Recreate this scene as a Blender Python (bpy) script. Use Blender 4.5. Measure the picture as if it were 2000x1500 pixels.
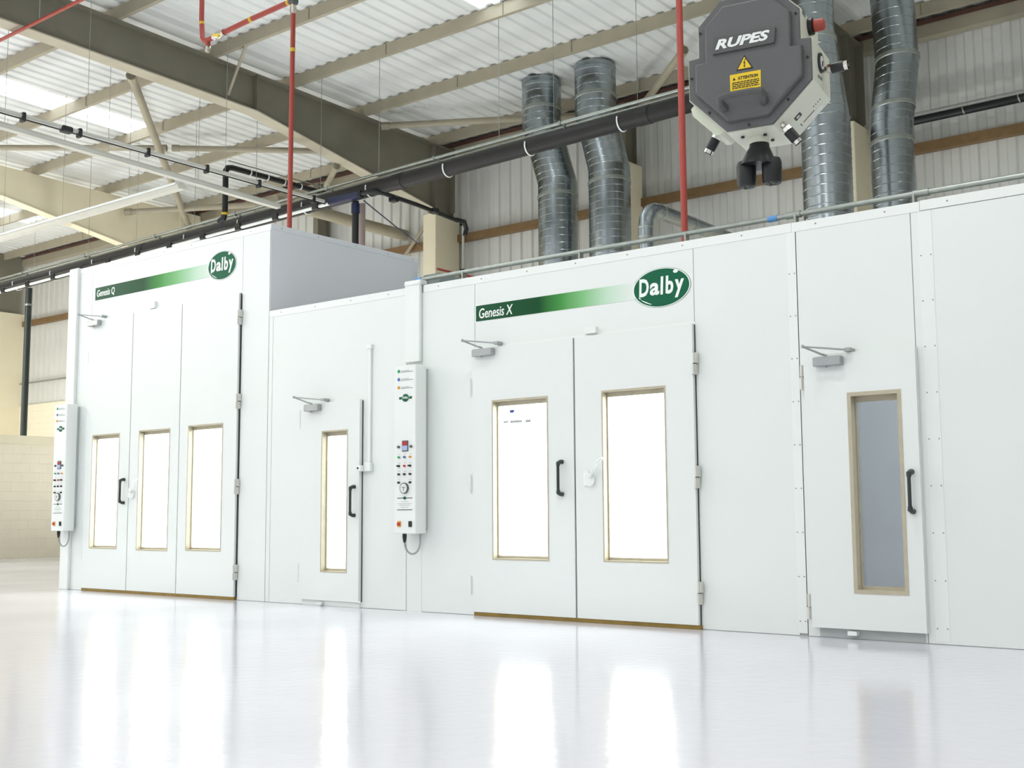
import bpy, math, random
from mathutils import Vector, Matrix
random.seed(7)
C = bpy.context.scene.collection
for o in list(bpy.data.objects): bpy.data.objects.remove(o)
S = bpy.context.scene

# ---------------------------------------------------------------- camera
cd = bpy.data.cameras.new('camera'); cam = bpy.data.objects.new('camera', cd); C.objects.link(cam)
cd.sensor_width = 36; cd.lens = 2320.1/2000*36; cd.clip_end = 300; cd.clip_start = .05
CAMP = Vector((0, -8.5386, .934)); cam.location = CAMP
yaw, tilt, roll = math.radians(-38.5767), math.radians(6.2344), math.radians(-.3470)
fw = Vector((math.sin(yaw)*math.cos(tilt), math.cos(yaw)*math.cos(tilt), math.sin(tilt)))
rt = Vector((math.cos(yaw), -math.sin(yaw), 0)); up = rt.cross(fw)
r2 = rt*math.cos(roll)+up*math.sin(roll); u2 = up*math.cos(roll)-rt*math.sin(roll)
cam.rotation_euler = Matrix(((r2.x, u2.x, -fw.x), (r2.y, u2.y, -fw.y), (r2.z, u2.z, -fw.z))).to_euler()
S.camera = cam
# ---------------------------------------------------------------- world, exposure
w = bpy.data.worlds.new('world'); S.world = w; w.use_nodes = True
bg = w.node_tree.nodes['Background']; bg.inputs[0].default_value = (.93, .97, 1, 1); bg.inputs[1].default_value = 1.1
wn = w.node_tree; wtc = wn.nodes.new('ShaderNodeTexCoord'); wsx = wn.nodes.new('ShaderNodeSeparateXYZ'); wr = wn.nodes.new('ShaderNodeMapRange')
wr.inputs[1].default_value = .2; wr.inputs[2].default_value = .33; wr.inputs[3].default_value = 1.0; wr.inputs[4].default_value = 4.0      # horizon to high sky, overcast
wn.links.new(wtc.outputs['Generated'], wsx.inputs[0]); wn.links.new(wsx.outputs[2], wr.inputs[0]); wn.links.new(wr.outputs[0], bg.inputs[1])
S.view_settings.view_transform = 'Standard'; S.view_settings.look = 'None'
S.view_settings.exposure = 0; S.view_settings.gamma = 1; S.view_settings.use_curve_mapping = False
LAMP_POWER = 116
UPLIGHT_POWER = 85          # added fill uplights on the booth roofs and the floor behind            # each high bay lamp over the open floor, built further down
BOOTH_GLOW = 9.0            # light panels inside the two lit booths
ROOM_GLOW = 5.5

# ---------------------------------------------------------------- materials
def lin(h):
    h = h.lstrip('#'); v = [int(h[i:i+2], 16)/255 for i in (0, 2, 4)]
    return tuple(c/12.92 if c <= .04045 else ((c+.055)/1.055)**2.4 for c in v)+(1,)
def mat(name, col, rough=.5, metal=0, var=.04, scale=3, bump=0, bscale=40, emit=0, spec=.5, coat=0, rvar=0):
    m = bpy.data.materials.new(name); m.use_nodes = True; nt = m.node_tree; b = nt.nodes['Principled BSDF']
    c = lin(col); b.inputs['Roughness'].default_value = rough; b.inputs['Metallic'].default_value = metal
    b.inputs['Specular IOR Level'].default_value = spec; b.inputs['Coat Weight'].default_value = coat
    tc = nt.nodes.new('ShaderNodeTexCoord')
    n = nt.nodes.new('ShaderNodeTexNoise'); n.inputs['Scale'].default_value = scale; n.inputs['Detail'].default_value = 4
    nt.links.new(tc.outputs['Object'], n.inputs['Vector'])
    r = nt.nodes.new('ShaderNodeValToRGB'); r.color_ramp.elements[0].position = .3; r.color_ramp.elements[1].position = .7
    r.color_ramp.elements[0].color = tuple(x*(1-var) for x in c[:3])+(1,); r.color_ramp.elements[1].color = tuple(min(1, x*(1+var)) for x in c[:3])+(1,)
    nt.links.new(n.outputs[0], r.inputs[0]); nt.links.new(r.outputs[0], b.inputs['Base Color'])
    if rvar:
        mr = nt.nodes.new('ShaderNodeMapRange'); mr.inputs[3].default_value = rough-rvar; mr.inputs[4].default_value = rough+rvar
        nt.links.new(n.outputs[0], mr.inputs[0]); nt.links.new(mr.outputs[0], b.inputs['Roughness'])
    if bump:
        n2 = nt.nodes.new('ShaderNodeTexNoise'); n2.inputs['Scale'].default_value = bscale; n2.inputs['Detail'].default_value = 3
        nt.links.new(tc.outputs['Object'], n2.inputs['Vector'])
        bp = nt.nodes.new('ShaderNodeBump'); bp.inputs['Strength'].default_value = bump; bp.inputs['Distance'].default_value = .01
        nt.links.new(n2.outputs[0], bp.inputs['Height']); nt.links.new(bp.outputs[0], b.inputs['Normal'])
    if emit:
        b.inputs['Emission Color'].default_value = c; b.inputs['Emission Strength'].default_value = emit
    return m
M = {}
M['white'] = mat('white_panel', '#E4E9E6', .38, var=.012, scale=.7)
M['whiteside'] = mat('white_side_sheet', '#E4E8EE', .4, var=.012, scale=.7)
M['seam'] = mat('panel_joint', '#B4BAB8', .6)
M['strip'] = mat('white_strip', '#E9EDEA', .35, var=.01)
M['screw'] = mat('screw_head', '#8C9290', .4, metal=.3)
M['grayhinge'] = mat('zinc_hinge', '#D3D3CC', .35, metal=.35)
M['silver'] = mat('silver_closer', '#ABAEAE', .35, metal=.55)
M['gasket'] = mat('dark_gasket', '#3C3F3C', .6)
M['handle'] = mat('dark_green_plastic', '#2C3634', .35)
M['frame'] = mat('cream_frame', '#B9B19A', .38, metal=.1, var=.06, scale=14)
M['brass'] = mat('ochre_threshold', '#8E7433', .45, metal=.2, var=.15, scale=9)
M['interior'] = mat('booth_interior', '#F2F4F3', .5, var=.01)
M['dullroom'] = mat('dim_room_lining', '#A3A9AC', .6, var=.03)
M['glow'] = mat('lit_diffuser', '#FFFFFF', .5, emit=BOOTH_GLOW, var=0)
M['roomglow'] = mat('added_room_glow', '#EDF1F4', .5, emit=ROOM_GLOW, var=0)
M['cladding'] = mat('white_cladding', '#D6D6D0', .5, var=.03, scale=1.2)
M['roof'] = mat('white_roof_sheet', '#E2E4E1', .5, var=.03, scale=1.2)
M['cream'] = mat('cream_board', '#EDE4C8', .75, var=.03, scale=1.5)
M['taupe'] = mat('taupe_steel_paint', '#A79F8A', .6, var=.05, scale=2.5)
M['rafter'] = mat('dark_taupe_steel_paint', '#7F7B6C', .6, var=.06, scale=2)
M['flange'] = mat('lit_taupe_underside', '#BBB49F', .6, var=.05, scale=3)  # same steel as the web; light from below painted in as a paler tone
M['brown'] = mat('brown_girt', '#7E6340', .6, var=.1, scale=6)
M['darkred'] = mat('dark_red_lead_paint', '#5A3A30', .6)
M['galv'] = mat('galvanised_steel', '#A2AAAE', .26, metal=1, var=.07, scale=6, rvar=.05)
M['galvd'] = mat('galvanised_conduit', '#A5ABA5', .42, metal=.8, var=.1, scale=12)
M['pipe'] = mat('charcoal_plastic', '#2D2B2B', .5, var=.06, spec=.3)
M['black'] = mat('black_plastic', '#17191B', .45, var=.05)
M['blue'] = mat('dark_blue_plastic', '#151E45', .4)
M['bluetape'] = mat('blue_tape', '#5E93CC', .5)
M['red'] = mat('red_pipe_paint', '#A8453A', .45, var=.06, scale=5)
M['yellow'] = mat('yellow_tape', '#D9B92E', .5)
M['green'] = mat('logo_green', '#1D6245', .45, var=.02, spec=.12)
M['decalwhite'] = mat('decal_white', '#EFF4F0', .4, var=0)
M['print'] = mat('grey_print', '#59615E', .5)
M['lightprint'] = mat('pale_print', '#A9B0AE', .5)
M['dotgreen'] = mat('green_button', '#2E9A62', .3); M['dotblue'] = mat('blue_button', '#4F63A8', .3)
M['dotamber'] = mat('amber_button', '#D9962E', .3); M['dotred'] = mat('red_button', '#C23A34', .3)
M['displayred'] = mat('red_display', '#B02531', .25); M['displayblue'] = mat('blue_display', '#A9BBE0', .25)
M['cover'] = mat('grey_moulded_cover', '#5E5F5F', .5, var=.04, bump=.25, bscale=220)
M['coverd'] = mat('dark_grey_moulding', '#555655', .5, var=.04, bump=.25, bscale=220)
M['ivory'] = mat('ivory_housing', '#D9DDCB', .35, var=.02)
M['chrome'] = mat('chrome', '#D8D4CC', .12, metal=1)
M['lampyellow'] = mat('label_yellow', '#EFCB1E', .45, var=.01)
M['tube'] = mat('pale_conduit_paint', '#CFCFC6', .4, var=.04)
M['dial'] = mat('dial_face', '#E3E6DF', .3)
M['greybox'] = mat('grey_green_duct', '#8F9995', .5)
M['duston'] = mat('rust_pink_pipe', '#A5938E', .6)

# floor: glossy resin screed
m = mat('resin_floor', '#D9D8DF', .13, var=.02, scale=.5, bump=.11, bscale=11, rvar=.05); M['floor'] = m
# block wall with joints
m = mat('cream_blockwork', '#F3EBD4', .7, var=.02); M['block'] = m
nt = m.node_tree; b = nt.nodes['Principled BSDF']; tc = nt.nodes.new('ShaderNodeTexCoord'); mp = nt.nodes.new('ShaderNodeMapping')
mp.inputs['Rotation'].default_value = (math.pi/2, 0, math.pi/2)
br = nt.nodes.new('ShaderNodeTexBrick'); br.inputs['Scale'].default_value = 1; br.inputs['Brick Width'].default_value = .44
br.inputs['Row Height'].default_value = .215; br.inputs['Mortar Size'].default_value = .006; br.inputs['Mortar Smooth'].default_value = .6
sx = nt.nodes.new('ShaderNodeSeparateXYZ'); cx = nt.nodes.new('ShaderNodeCombineXYZ'); ad = nt.nodes.new('ShaderNodeMath')
nt.links.new(tc.outputs['Object'], sx.inputs[0]); nt.links.new(sx.outputs[0], ad.inputs[0]); nt.links.new(sx.outputs[1], ad.inputs[1])
nt.links.new(ad.outputs[0], cx.inputs[0]); nt.links.new(sx.outputs[2], cx.inputs[1]); nt.links.new(cx.outputs[0], br.inputs['Vector'])
bp = nt.nodes.new('ShaderNodeBump'); bp.inputs['Strength'].default_value = .6; bp.inputs['Distance'].default_value = .01; bp.invert = True
nt.links.new(br.outputs['Fac'], bp.inputs['Height']); nt.links.new(bp.outputs[0], b.inputs['Normal'])
# glass
def glass(name, tint, rough=0, fac=.9):
    m = bpy.data.materials.new(name); m.use_nodes = True; nt = m.node_tree; nt.nodes.clear()
    out = nt.nodes.new('ShaderNodeOutputMaterial'); t = nt.nodes.new('ShaderNodeBsdfTransparent'); g = nt.nodes.new('ShaderNodeBsdfGlossy')
    mx = nt.nodes.new('ShaderNodeMixShader'); lw = nt.nodes.new('ShaderNodeLayerWeight'); lw.inputs[0].default_value = .5
    pw = nt.nodes.new('ShaderNodeMath'); pw.operation = 'POWER'; pw.inputs[1].default_value = 5; fr = nt.nodes.new('ShaderNodeMath'); fr.operation = 'MULTIPLY_ADD'; fr.inputs[1].default_value = .9; fr.inputs[2].default_value = .04
    nt.links.new(lw.outputs['Facing'], pw.inputs[0]); nt.links.new(pw.outputs[0], fr.inputs[0])
    t.inputs[0].default_value = tint; g.inputs['Roughness'].default_value = rough
    nt.links.new(fr.outputs[0], mx.inputs[0]); nt.links.new(t.outputs[0], mx.inputs[1]); nt.links.new(g.outputs[0], mx.inputs[2]); nt.links.new(mx.outputs[0], out.inputs[0])
    return m
M['glass'] = glass('window_glass', (.97, .99, .98, 1)); M['skyglass'] = glass('rooflight_sheet', (.97, .99, 1, 1))
M['tinted'] = glass('smoky_glass', (.70, .70, .69, 1))
# printed fading stripe; its paler left end is a painted-in reflection
m = bpy.data.materials.new('fading_green_print_sheen'); m.use_nodes = True; nt = m.node_tree; b = nt.nodes['Principled BSDF']
tc = nt.nodes.new('ShaderNodeTexCoord'); sx = nt.nodes.new('ShaderNodeSeparateXYZ'); r = nt.nodes.new('ShaderNodeValToRGB')
nt.links.new(tc.outputs['Generated'], sx.inputs[0]); nt.links.new(sx.outputs[0], r.inputs[0]); nt.links.new(r.outputs[0], b.inputs['Base Color'])
e = r.color_ramp.elements; e[0].color = lin('#23553A'); e[0].position = .05; e[1].color = lin('#E4E9E6'); e[1].position = 1
for p_, c_ in ((.42, '#164A2A'), (.56, '#479247'), (.7, '#82BE82'), (.84, '#BFDDC4')):
    q = e.new(p_); q.color = lin(c_)
b.inputs['Roughness'].default_value = .45; b.inputs['Specular IOR Level'].default_value = .12; M['stripe'] = m

# ---------------------------------------------------------------- mesh helpers
class MB:
    def __init__(s): s.v = []; s.f = []; s.mi = []; s.T = None; s.m = 0
    def add(s, vs, fs):
        o = len(s.v)
        for p in vs:
            p = Vector(p); s.v.append(s.T(p) if s.T else p)
        for f in fs: s.f.append([i+o for i in f]); s.mi.append(s.m)
        return s
    def box(s, x0, x1, y0, y1, z0, z1, bev=0):
        if bev:
            b_ = min(bev, (x1-x0)/2.01, (z1-z0)/2.01, (y1-y0)/2.01); vs = []; 
            for y, d in ((y0, b_), (y0+b_, 0), (y1-b_, 0), (y1, b_)):
                a0, a1, c0, c1 = x0+d, x1-d, z0+d, z1-d; e_ = b_ 
                vs += [(a0+e_, y, c0), (a1-e_, y, c0), (a1, y, c0+e_), (a1, y, c1-e_), (a1-e_, y, c1), (a0+e_, y, c1), (a0, y, c1-e_), (a0, y, c0+e_)]
            fs = [list(range(7, -1, -1))[::-1], list(range(24, 32))[::-1]]
            for k in range(3):
                for i in range(8): j = (i+1) % 8; fs.append([k*8+i, k*8+8+i, k*8+8+j, k*8+j])
            return s.add(vs, fs)
        return s.add([(x0, y0, z0), (x1, y0, z0), (x1, y1, z0), (x0, y1, z0), (x0, y0, z1), (x1, y0, z1), (x1, y1, z1), (x0, y1, z1)],
                     [(0, 3, 2, 1), (4, 5, 6, 7), (0, 1, 5, 4), (1, 2, 6, 5), (2, 3, 7, 6), (3, 0, 4, 7)])
    def tube(s, pts, r, n=12, cap=True, ref=None):
        pts = [Vector(p) for p in pts]; rr = r if isinstance(r, (list, tuple)) else [r]*len(pts); rings = []
        d0 = (pts[1]-pts[0]).normalized(); a = Vector((0, 0, 1)) if abs(d0.z) < .9 else Vector((1, 0, 0))
        u = d0.cross(a).normalized()
        vs = []
        for i, p in enumerate(pts):
            if i == 0: d = pts[1]-p
            elif i == len(pts)-1: d = p-pts[i-1]
            else:
                d1 = (p-pts[i-1]); d2 = (pts[i+1]-p)
                d = (d1.normalized() if d1.length > 1e-9 else d2.normalized())+(d2.normalized() if d2.length > 1e-9 else d1.normalized())
            d.normalize(); u = (u-d*u.dot(d)).normalized(); v = d.cross(u)
            k = 1
            if 0 < i < len(pts)-1:
                c_ = (p-pts[i-1]).normalized().dot(d) if (p-pts[i-1]).length > 1e-9 else 1
                k = 1/max(.5, c_)
            for j in range(n):
                t = 2*math.pi*j/n; vs.append(p+(u*math.cos(t)+v*math.sin(t))*rr[i]*(1+(k-1)*.5))
        fs = []
        for i in range(len(pts)-1):
            for j in range(n): q = (j+1) % n; fs.append([i*n+j, i*n+q, (i+1)*n+q, (i+1)*n+j])
        if cap: fs.append(list(range(n))[::-1]); fs.append([(len(pts)-1)*n+j for j in range(n)])
        return s.add(vs, fs)
    def cyl(s, a, b, r, r2=None, n=16): return s.tube([a, b], [r, r if r2 is None else r2], n)
    def prism(s, poly, ax, a, b):      # poly of 2D points, extruded along axis ax between a and b
        n = len(poly)
        def P(p, t): return {'x': (t, p[0], p[1]), 'y': (p[0], t, p[1]), 'z': (p[0], p[1], t)}[ax]
        return s.add([P(p, a) for p in poly]+[P(p, b) for p in poly],
                     [list(range(n))[::-1], [n+i for i in range(n)]]+[[i, (i+1) % n, n+(i+1) % n, n+i] for i in range(n)])
    def holes(s, x0, x1, z0, z1, hs, y0, y1):
        X = sorted({x0, x1, *[h[0] for h in hs], *[h[1] for h in hs]}); Z = sorted({z0, z1, *[h[2] for h in hs], *[h[3] for h in hs]})
        X = [x for x in X if x0 <= x <= x1]; Z = [z for z in Z if z0 <= z <= z1]
        def solid(i, j):
            if i < 0 or j < 0 or i >= len(X)-1 or j >= len(Z)-1: return False
            cx_, cz = (X[i]+X[i+1])/2, (Z[j]+Z[j+1])/2
            return not any(h[0] < cx_ < h[1] and h[2] < cz < h[3] for h in hs)
        for i in range(len(X)-1):
            for j in range(len(Z)-1):
                if not solid(i, j): continue
                a, b, c, d = X[i], X[i+1], Z[j], Z[j+1]
                s.add([(a, y0, c), (b, y0, c), (b, y0, d), (a, y0, d)], [(0, 1, 2, 3)])
                s.add([(a, y1, c), (b, y1, c), (b, y1, d), (a, y1, d)], [(3, 2, 1, 0)])
                if not solid(i-1, j): s.add([(a, y0, c), (a, y0, d), (a, y1, d), (a, y1, c)], [(0, 1, 2, 3)])
                if not solid(i+1, j): s.add([(b, y0, c), (b, y1, c), (b, y1, d), (b, y0, d)], [(0, 1, 2, 3)])
                if not solid(i, j-1): s.add([(a, y0, c), (a, y1, c), (b, y1, c), (b, y0, c)], [(0, 1, 2, 3)])
                if not solid(i, j+1): s.add([(a, y0, d), (b, y0, d), (b, y1, d), (a, y1, d)], [(0, 1, 2, 3)])
        return s
    def build(s, name, mats, parent=None, smooth=False, loc=None, sharp=.7):
        off = Vector((0, 0, 0))
        if parent is not None:
            q = parent
            while q is not None: off += Vector(q.location); q = q.parent
        elif loc is not None: off = Vector(loc)
        me = bpy.data.meshes.new(name); me.from_pydata([tuple(p-off) for p in s.v], [], s.f)
        ms = mats if isinstance(mats, (list, tuple)) else [mats]
        for x in ms: me.materials.append(M[x])
        for p, i in zip(me.polygons, s.mi): p.material_index = min(i, len(ms)-1); p.use_smooth = smooth
        import bmesh
        bm = bmesh.new(); bm.from_mesh(me); bmesh.ops.recalc_face_normals(bm, faces=bm.faces)
        if smooth:
            for e_ in bm.edges:
                if len(e_.link_faces) == 2 and e_.calc_face_angle(0) > sharp: e_.smooth = False
        bm.to_mesh(me); bm.free()
        o = bpy.data.objects.new(name, me); C.objects.link(o)
        if parent is not None: o.parent = parent
        elif loc is not None: o.location = loc
        return o
def tag(o, label, cat=None, group=None, kind=None):
    if label: o['label'] = label
    if cat: o['category'] = cat
    if group: o['group'] = group
    if kind: o['kind'] = kind
    return o
def thing(name, label, cat, loc, group=None):
    o = bpy.data.objects.new(name, None); o.empty_display_size = .1; C.objects.link(o); o.location = loc
    return tag(o, label, cat, group)
def struct(o, label=None): o['kind'] = 'structure'; 
def one(name, mb, m_, label, cat, loc, group=None, smooth=False):
    return tag(mb.build(name, m_, None, smooth, loc), label, cat, group)
def text(s, name, org, U, V, W, H, m_, parent, shear=0, bold=0, depth=.002):
    """lettering fitted into W x H, lower left corner at org, laid along unit vectors U, V"""
    cu = bpy.data.curves.new(name, 'FONT'); cu.body = s; cu.shear = shear; cu.offset = bold; cu.extrude = .01; cu.resolution_u = 3
    t = bpy.data.objects.new(name, cu); C.objects.link(t); dg = bpy.context.evaluated_depsgraph_get(); dg.update()
    me = bpy.data.meshes.new_from_object(t.evaluated_get(dg)); bpy.data.objects.remove(t)
    xs = [v.co.x for v in me.vertices]; ys = [v.co.y for v in me.vertices]; x0, y0 = min(xs), min(ys); kx = W/(max(xs)-x0); ky = H/(max(ys)-y0)
    U = Vector(U); V = Vector(V); N = U.cross(V); off = Vector((0, 0, 0)); q = parent
    while q is not None: off += Vector(q.location); q = q.parent
    for v in me.vertices: v.co = Vector(org)+U*((v.co.x-x0)*kx)+V*((v.co.y-y0)*ky)+N*(depth if v.co.z > 0 else 0)-off
    me.materials.clear(); me.materials.append(M[m_])
    for p in me.polygons: p.material_index = 0
    o = bpy.data.objects.new(name, me); C.objects.link(o); o.parent = parent
    return o
UX, UZ = (1, 0, 0), (0, 0, 1)

# ================================================================ THE SETTING
def zr(y): return 10.23-.0258*(y-3.8)         # underside of the roof sheets
mb = MB().box(-46, 12, -24, 13.1, -.2, 0); o = mb.build('floor', 'floor'); struct(o)
# ribbed roof sheet with rooflight strips
PITCH = .327
def ribs(x0, x1, out=1):
    pr = []; x = x0
    while x < x1-1e-6:
        for dx, h in ((0, 0), (.13, 0), (.165, .038), (.29, .038), (PITCH, 0)):
            if x+dx <= x1 and not (dx == PITCH): pr.append((x+dx, h*out))
        x += PITCH
    pr.append((x1, 0)); return pr
def sheet(mb, x0, x1, y0, y1):
    pr = ribs(x0, x1)
    n = len(pr); vs = []
    for y in (y0, y1):
        for x, h in pr: vs.append((x, y, zr(y)+h))
    for y in (y0, y1):
        for x, h in pr: vs.append((x, y, zr(y)+h+.006))
    fs = [(i, i+1, n+i+1, n+i) for i in range(n-1)]+[(2*n+i, 3*n+i, 3*n+i+1, 2*n+i+1) for i in range(n-1)]
    fs += [(0, n, 3*n, 2*n), (n-1, 3*n-1, 4*n-1, 2*n-1)]+[(i, 2*n+i, 2*n+i+1, i+1) for i in range(n-1)]+[(n+i, n+i+1, 3*n+i+1, 3*n+i) for i in range(n-1)]
    mb.add(vs, fs)
mb = MB(); Y0, Y1 = -24, 13.1
for a, b in ((-46, -34.55), (-33.45, -24.66), (-23.66, -13.46), (-12.48, 12)): sheet(mb, a, b, Y0, Y1)
for a, b, ye in ((-34.55, -33.45, 10.5), (-24.66, -23.66, 7.55), (-13.46, -12.48, 7.45)): sheet(mb, a, b, ye, Y1)
o = mb.build('ceiling', 'roof'); struct(o)
for i, (a, b, ye) in enumerate(((-34.55, -33.45, 10.5), (-24.66, -23.66, 7.55), (-13.46, -12.48, 7.45))):
    mb = MB(); mb.add([(a, Y0, zr(Y0)+.05), (b, Y0, zr(Y0)+.05), (b, ye, zr(ye)+.05), (a, ye, zr(ye)+.05), (a, Y0, zr(Y0)+.054), (b, Y0, zr(Y0)+.054), (b, ye, zr(ye)+.054), (a, ye, zr(ye)+.054)],
                      [(0, 1, 2, 3), (7, 6, 5, 4), (0, 4, 5, 1), (1, 5, 6, 2), (2, 6, 7, 3), (3, 7, 4, 0)])
    o = mb.build('window_%d' % (i+1), 'skyglass'); struct(o)
    f = MB(); f.box(a-.02, a+.02, Y0, ye, zr(ye)-.01, zr(ye)+.05) if 0 else None
# back wall: ribbed liner over cream blockwork
WY = 12.95
pr = ribs(-38.9, 12); mb = MB(); n = len(pr); vs = []
for z in (4.75, 10.05):
    for x, h in pr: vs.append((x, WY+h, z))
for z in (4.75, 10.05):
    for x, h in pr: vs.append((x, WY+h+.01, z))
mb.add(vs, [(i, i+1, n+i+1, n+i) for i in range(n-1)]+[(2*n+i, 3*n+i, 3*n+i+1, 2*n+i+1) for i in range(n-1)]+[(0, n, 3*n, 2*n), (n-1, 3*n-1, 4*n-1, 2*n-1)])
o = mb.build('wall_back', 'cladding'); struct(o)
mb = MB().box(-38.9, 12, WY-.08, WY+.2, 0, 4.75); o = mb.build('wall_back_lower', 'block'); struct(o)
mb = MB().box(-39.2, -38.9, -24, 13.1, 0, 7.95); o = mb.build('wall_left_gable', 'cream'); struct(o)
mb = MB().box(-39.2, -39.0, -24, 13.1, 7.95, 10.9); o = mb.build('wall_left_gable_upper', 'rafter'); struct(o)
mb = MB().box(-26.05, -25.75, -20, 9.5, 0, 2.6); mb.build('wall_left', 'block')['kind'] = 'structure'
mb = MB().box(-26.1, -25.68, -20, 9.5, 2.6, 2.78, .01); mb.build('trim_1', 'cream')['kind'] = 'structure'
mb = MB().box(-46, 12, -24.2, -24, 7.0, 11.1); mb.build('wall_front_skyblock', 'cladding')['kind'] = 'structure'  # unseen lintel wall, added to keep high sky light off the booth fronts
mb = MB().box(10, 10.2, -24, 13.1, 0, 10.8); mb.build('wall_right', 'cladding')['kind'] = 'structure'  # unseen wall, put in to cut sky light from the right

# ---------------------------------------------------------------- steel frame
def lower_edge(y): return 9.29-.026*y if y < 6.6 else 9.118-(y-6.6)*.179
def rafter(xc, label, web_m, flange_m, clad=False):
    t = thing('rafter', label, 'rafter', (xc, 12.68, 8))
    hw = .012 if not clad else .12
    top = lambda y: zr(y)-.245
    poly = [(-18, lower_edge(-18)+.02), (6.6, lower_edge(6.6)+.02), (12.0, lower_edge(12)+.02), (12.68, lower_edge(12)-.0), (12.68, top(12.68)), (-18, top(-18))]
    MB().prism(poly, 'x', xc-hw, xc+hw).build('web', web_m, t)
    w2 = .17
    fl = MB(); ys = [-18, 6.6, 12.0]
    pl = [(y, lower_edge(y)) for y in ys]+[(y, lower_edge(y)+.025) for y in ys[::-1]]
    fl.prism(pl, 'x', xc-w2, xc+w2); fl.build('bottom_flange', flange_m, t)
    if not clad:
        MB().prism([(-18, top(-18)-.02), (12.68, top(12.68)-.02), (12.68, top(12.68)), (-18, top(-18))], 'x', xc-w2, xc+w2).build('top_flange', web_m, t)
        for yy in (6.6, 12.0):
            s_ = MB().box(xc-.15, xc+.15, yy-.008, yy+.008, lower_edge(yy)+.03, top(yy)-.03); s_.build('stiffener', web_m, t)
        MB().box(xc-.17, xc+.17, 12.64, 12.68, 8.2, 9.8).build('end_plate', web_m, t)
    else:
        MB().prism([(12.0, 8.1), (12.68, 8.1), (12.68, top(12.68)), (12.0, top(12))], 'x', xc-.2, xc+.2).build('end_casing', web_m, t)
    return t
rafter(-18.83, 'large dark taupe steel rafter crossing the upper left of the photo', 'rafter', 'flange')
rafter(-8.5, 'dark steel rafter end above the cream column between the two right ducts', 'rafter', 'rafter')
rafter(-28.9, 'cream boarded rafter and gable band behind the roof struts at far left', 'cream', 'cream', True)
def column(x0, x1, y0, top, label):
    t = thing('column', label, 'column', ((x0+x1)/2, 12.5, 0), 'columns along the back wall')
    MB().box(x0, x1, y0, 12.86, 0, top, .012).build('casing', 'cream', t)
    xm = (x0+x1)/2
    if top < 8.2 and x0 != -23.55:
        if x0 == -29.1: return
        MB().box((x0+x1)/2-.1, (x0+x1)/2+.1, 12.69, 12.77, top, 9.6).build('steel_head', 'rafter', t); return
    s_ = MB(); s_.box(xm-.09, xm+.09, 12.4, 12.43, top, 9.75); s_.box(xm-.008, xm+.008, 12.43, 12.82, top, 9.75); s_.box(xm-.09, xm+.09, 12.82, 12.85, top, 9.75)
    s_.build('steel_head', 'rafter', t)
column(-19.09, -18.68, 12.0, 8.1, 'wide cream boxed column right of the tall white booth, below the big rafter')
column(-13.85, -13.42, 12.05, 8.4, 'cream boxed column behind the second tall duct from the left')
column(-8.71, -8.29, 12.0, 8.1, 'cream boxed column between the two right hand ducts')
column(-23.55, -23.15, 12.25, 8.1, 'cream column showing between the red pipe and the black drop pipe')
column(-29.1, -28.7, 12.0, 8.1, 'cream boxed column under the far cream gable band')
# purlins
GP = 'purlins under the roof sheets'
plab = {3.33: 'taupe roof purlin at the top left corner, nearest above the red pipe run', 5.5: 'taupe roof purlin meeting the left edge just above the left rooflight glare',
        7.5: 'taupe roof purlin along the lower ends of the bright rooflights', 9.62: 'taupe roof purlin passing just above the tops of the two left ducts',
        12.08: 'taupe eaves purlin nearest the back wall', 1.2: 'taupe roof purlin above the top left corner, one bay in front'}
for y in (1.2, 3.33, 5.5, 7.5, 9.62, 12.08):
    z1 = zr(y); z0 = z1-.24; mb = MB()
    mb.prism([(y, z1), (y+.07, z1), (y+.07, z1-.008), (y+.008, z1-.008), (y+.008, z0+.008), (y+.075, z0+.008), (y+.075, z0+.022), (y+.083, z0+.022), (y+.083, z0), (y, z0)], 'x', -38.9, 9.9)
    mb.T = None
    mb2 = mb
    t = thing('roof_purlin', plab[y], 'purlin', (-15, y, z1), GP); mb2.build('channel', 'taupe', t)
    for xs in (-23.2, -12.95, -15.9, -34.0, -7.0):
        MB().box(xs-.004, xs+.004, y-.012, y-.001, z0+.01, z1-.01).build('lap_joint', 'rafter', t)
# girts
g = MB().box(-38.8, 9.9, 12.78, 12.94, 7.5, 7.68); one('wall_girt', g, 'brown', 'brown cladding rail running along the ribbed back wall above the booths', 'rail', (-15, 12.9, 7.5))
g = MB().box(-38.8, 9.9, 12.7, 12.94, 9.62, 9.86); one('eaves_beam', g, 'taupe', 'taupe eaves beam under the roof at the top of the back wall', 'beam', (-15, 12.9, 9.6))
g = MB().box(-38.8, 9.9, 12.66, 12.78, 9.865, 9.93); one('eaves_rail', g, 'darkred', 'dark red rail lying on top of the taupe eaves beam', 'rail', (-15, 12.8, 9.87))
g = MB().cyl((-38.8, 12.8, 5.5), (-20, 12.8, 5.5), .03); one('wall_conduit', g, 'galvd', 'thin grey conduit across the ribbed wall left of the tall booth', 'conduit', (-30, 12.8, 5.5))
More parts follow.
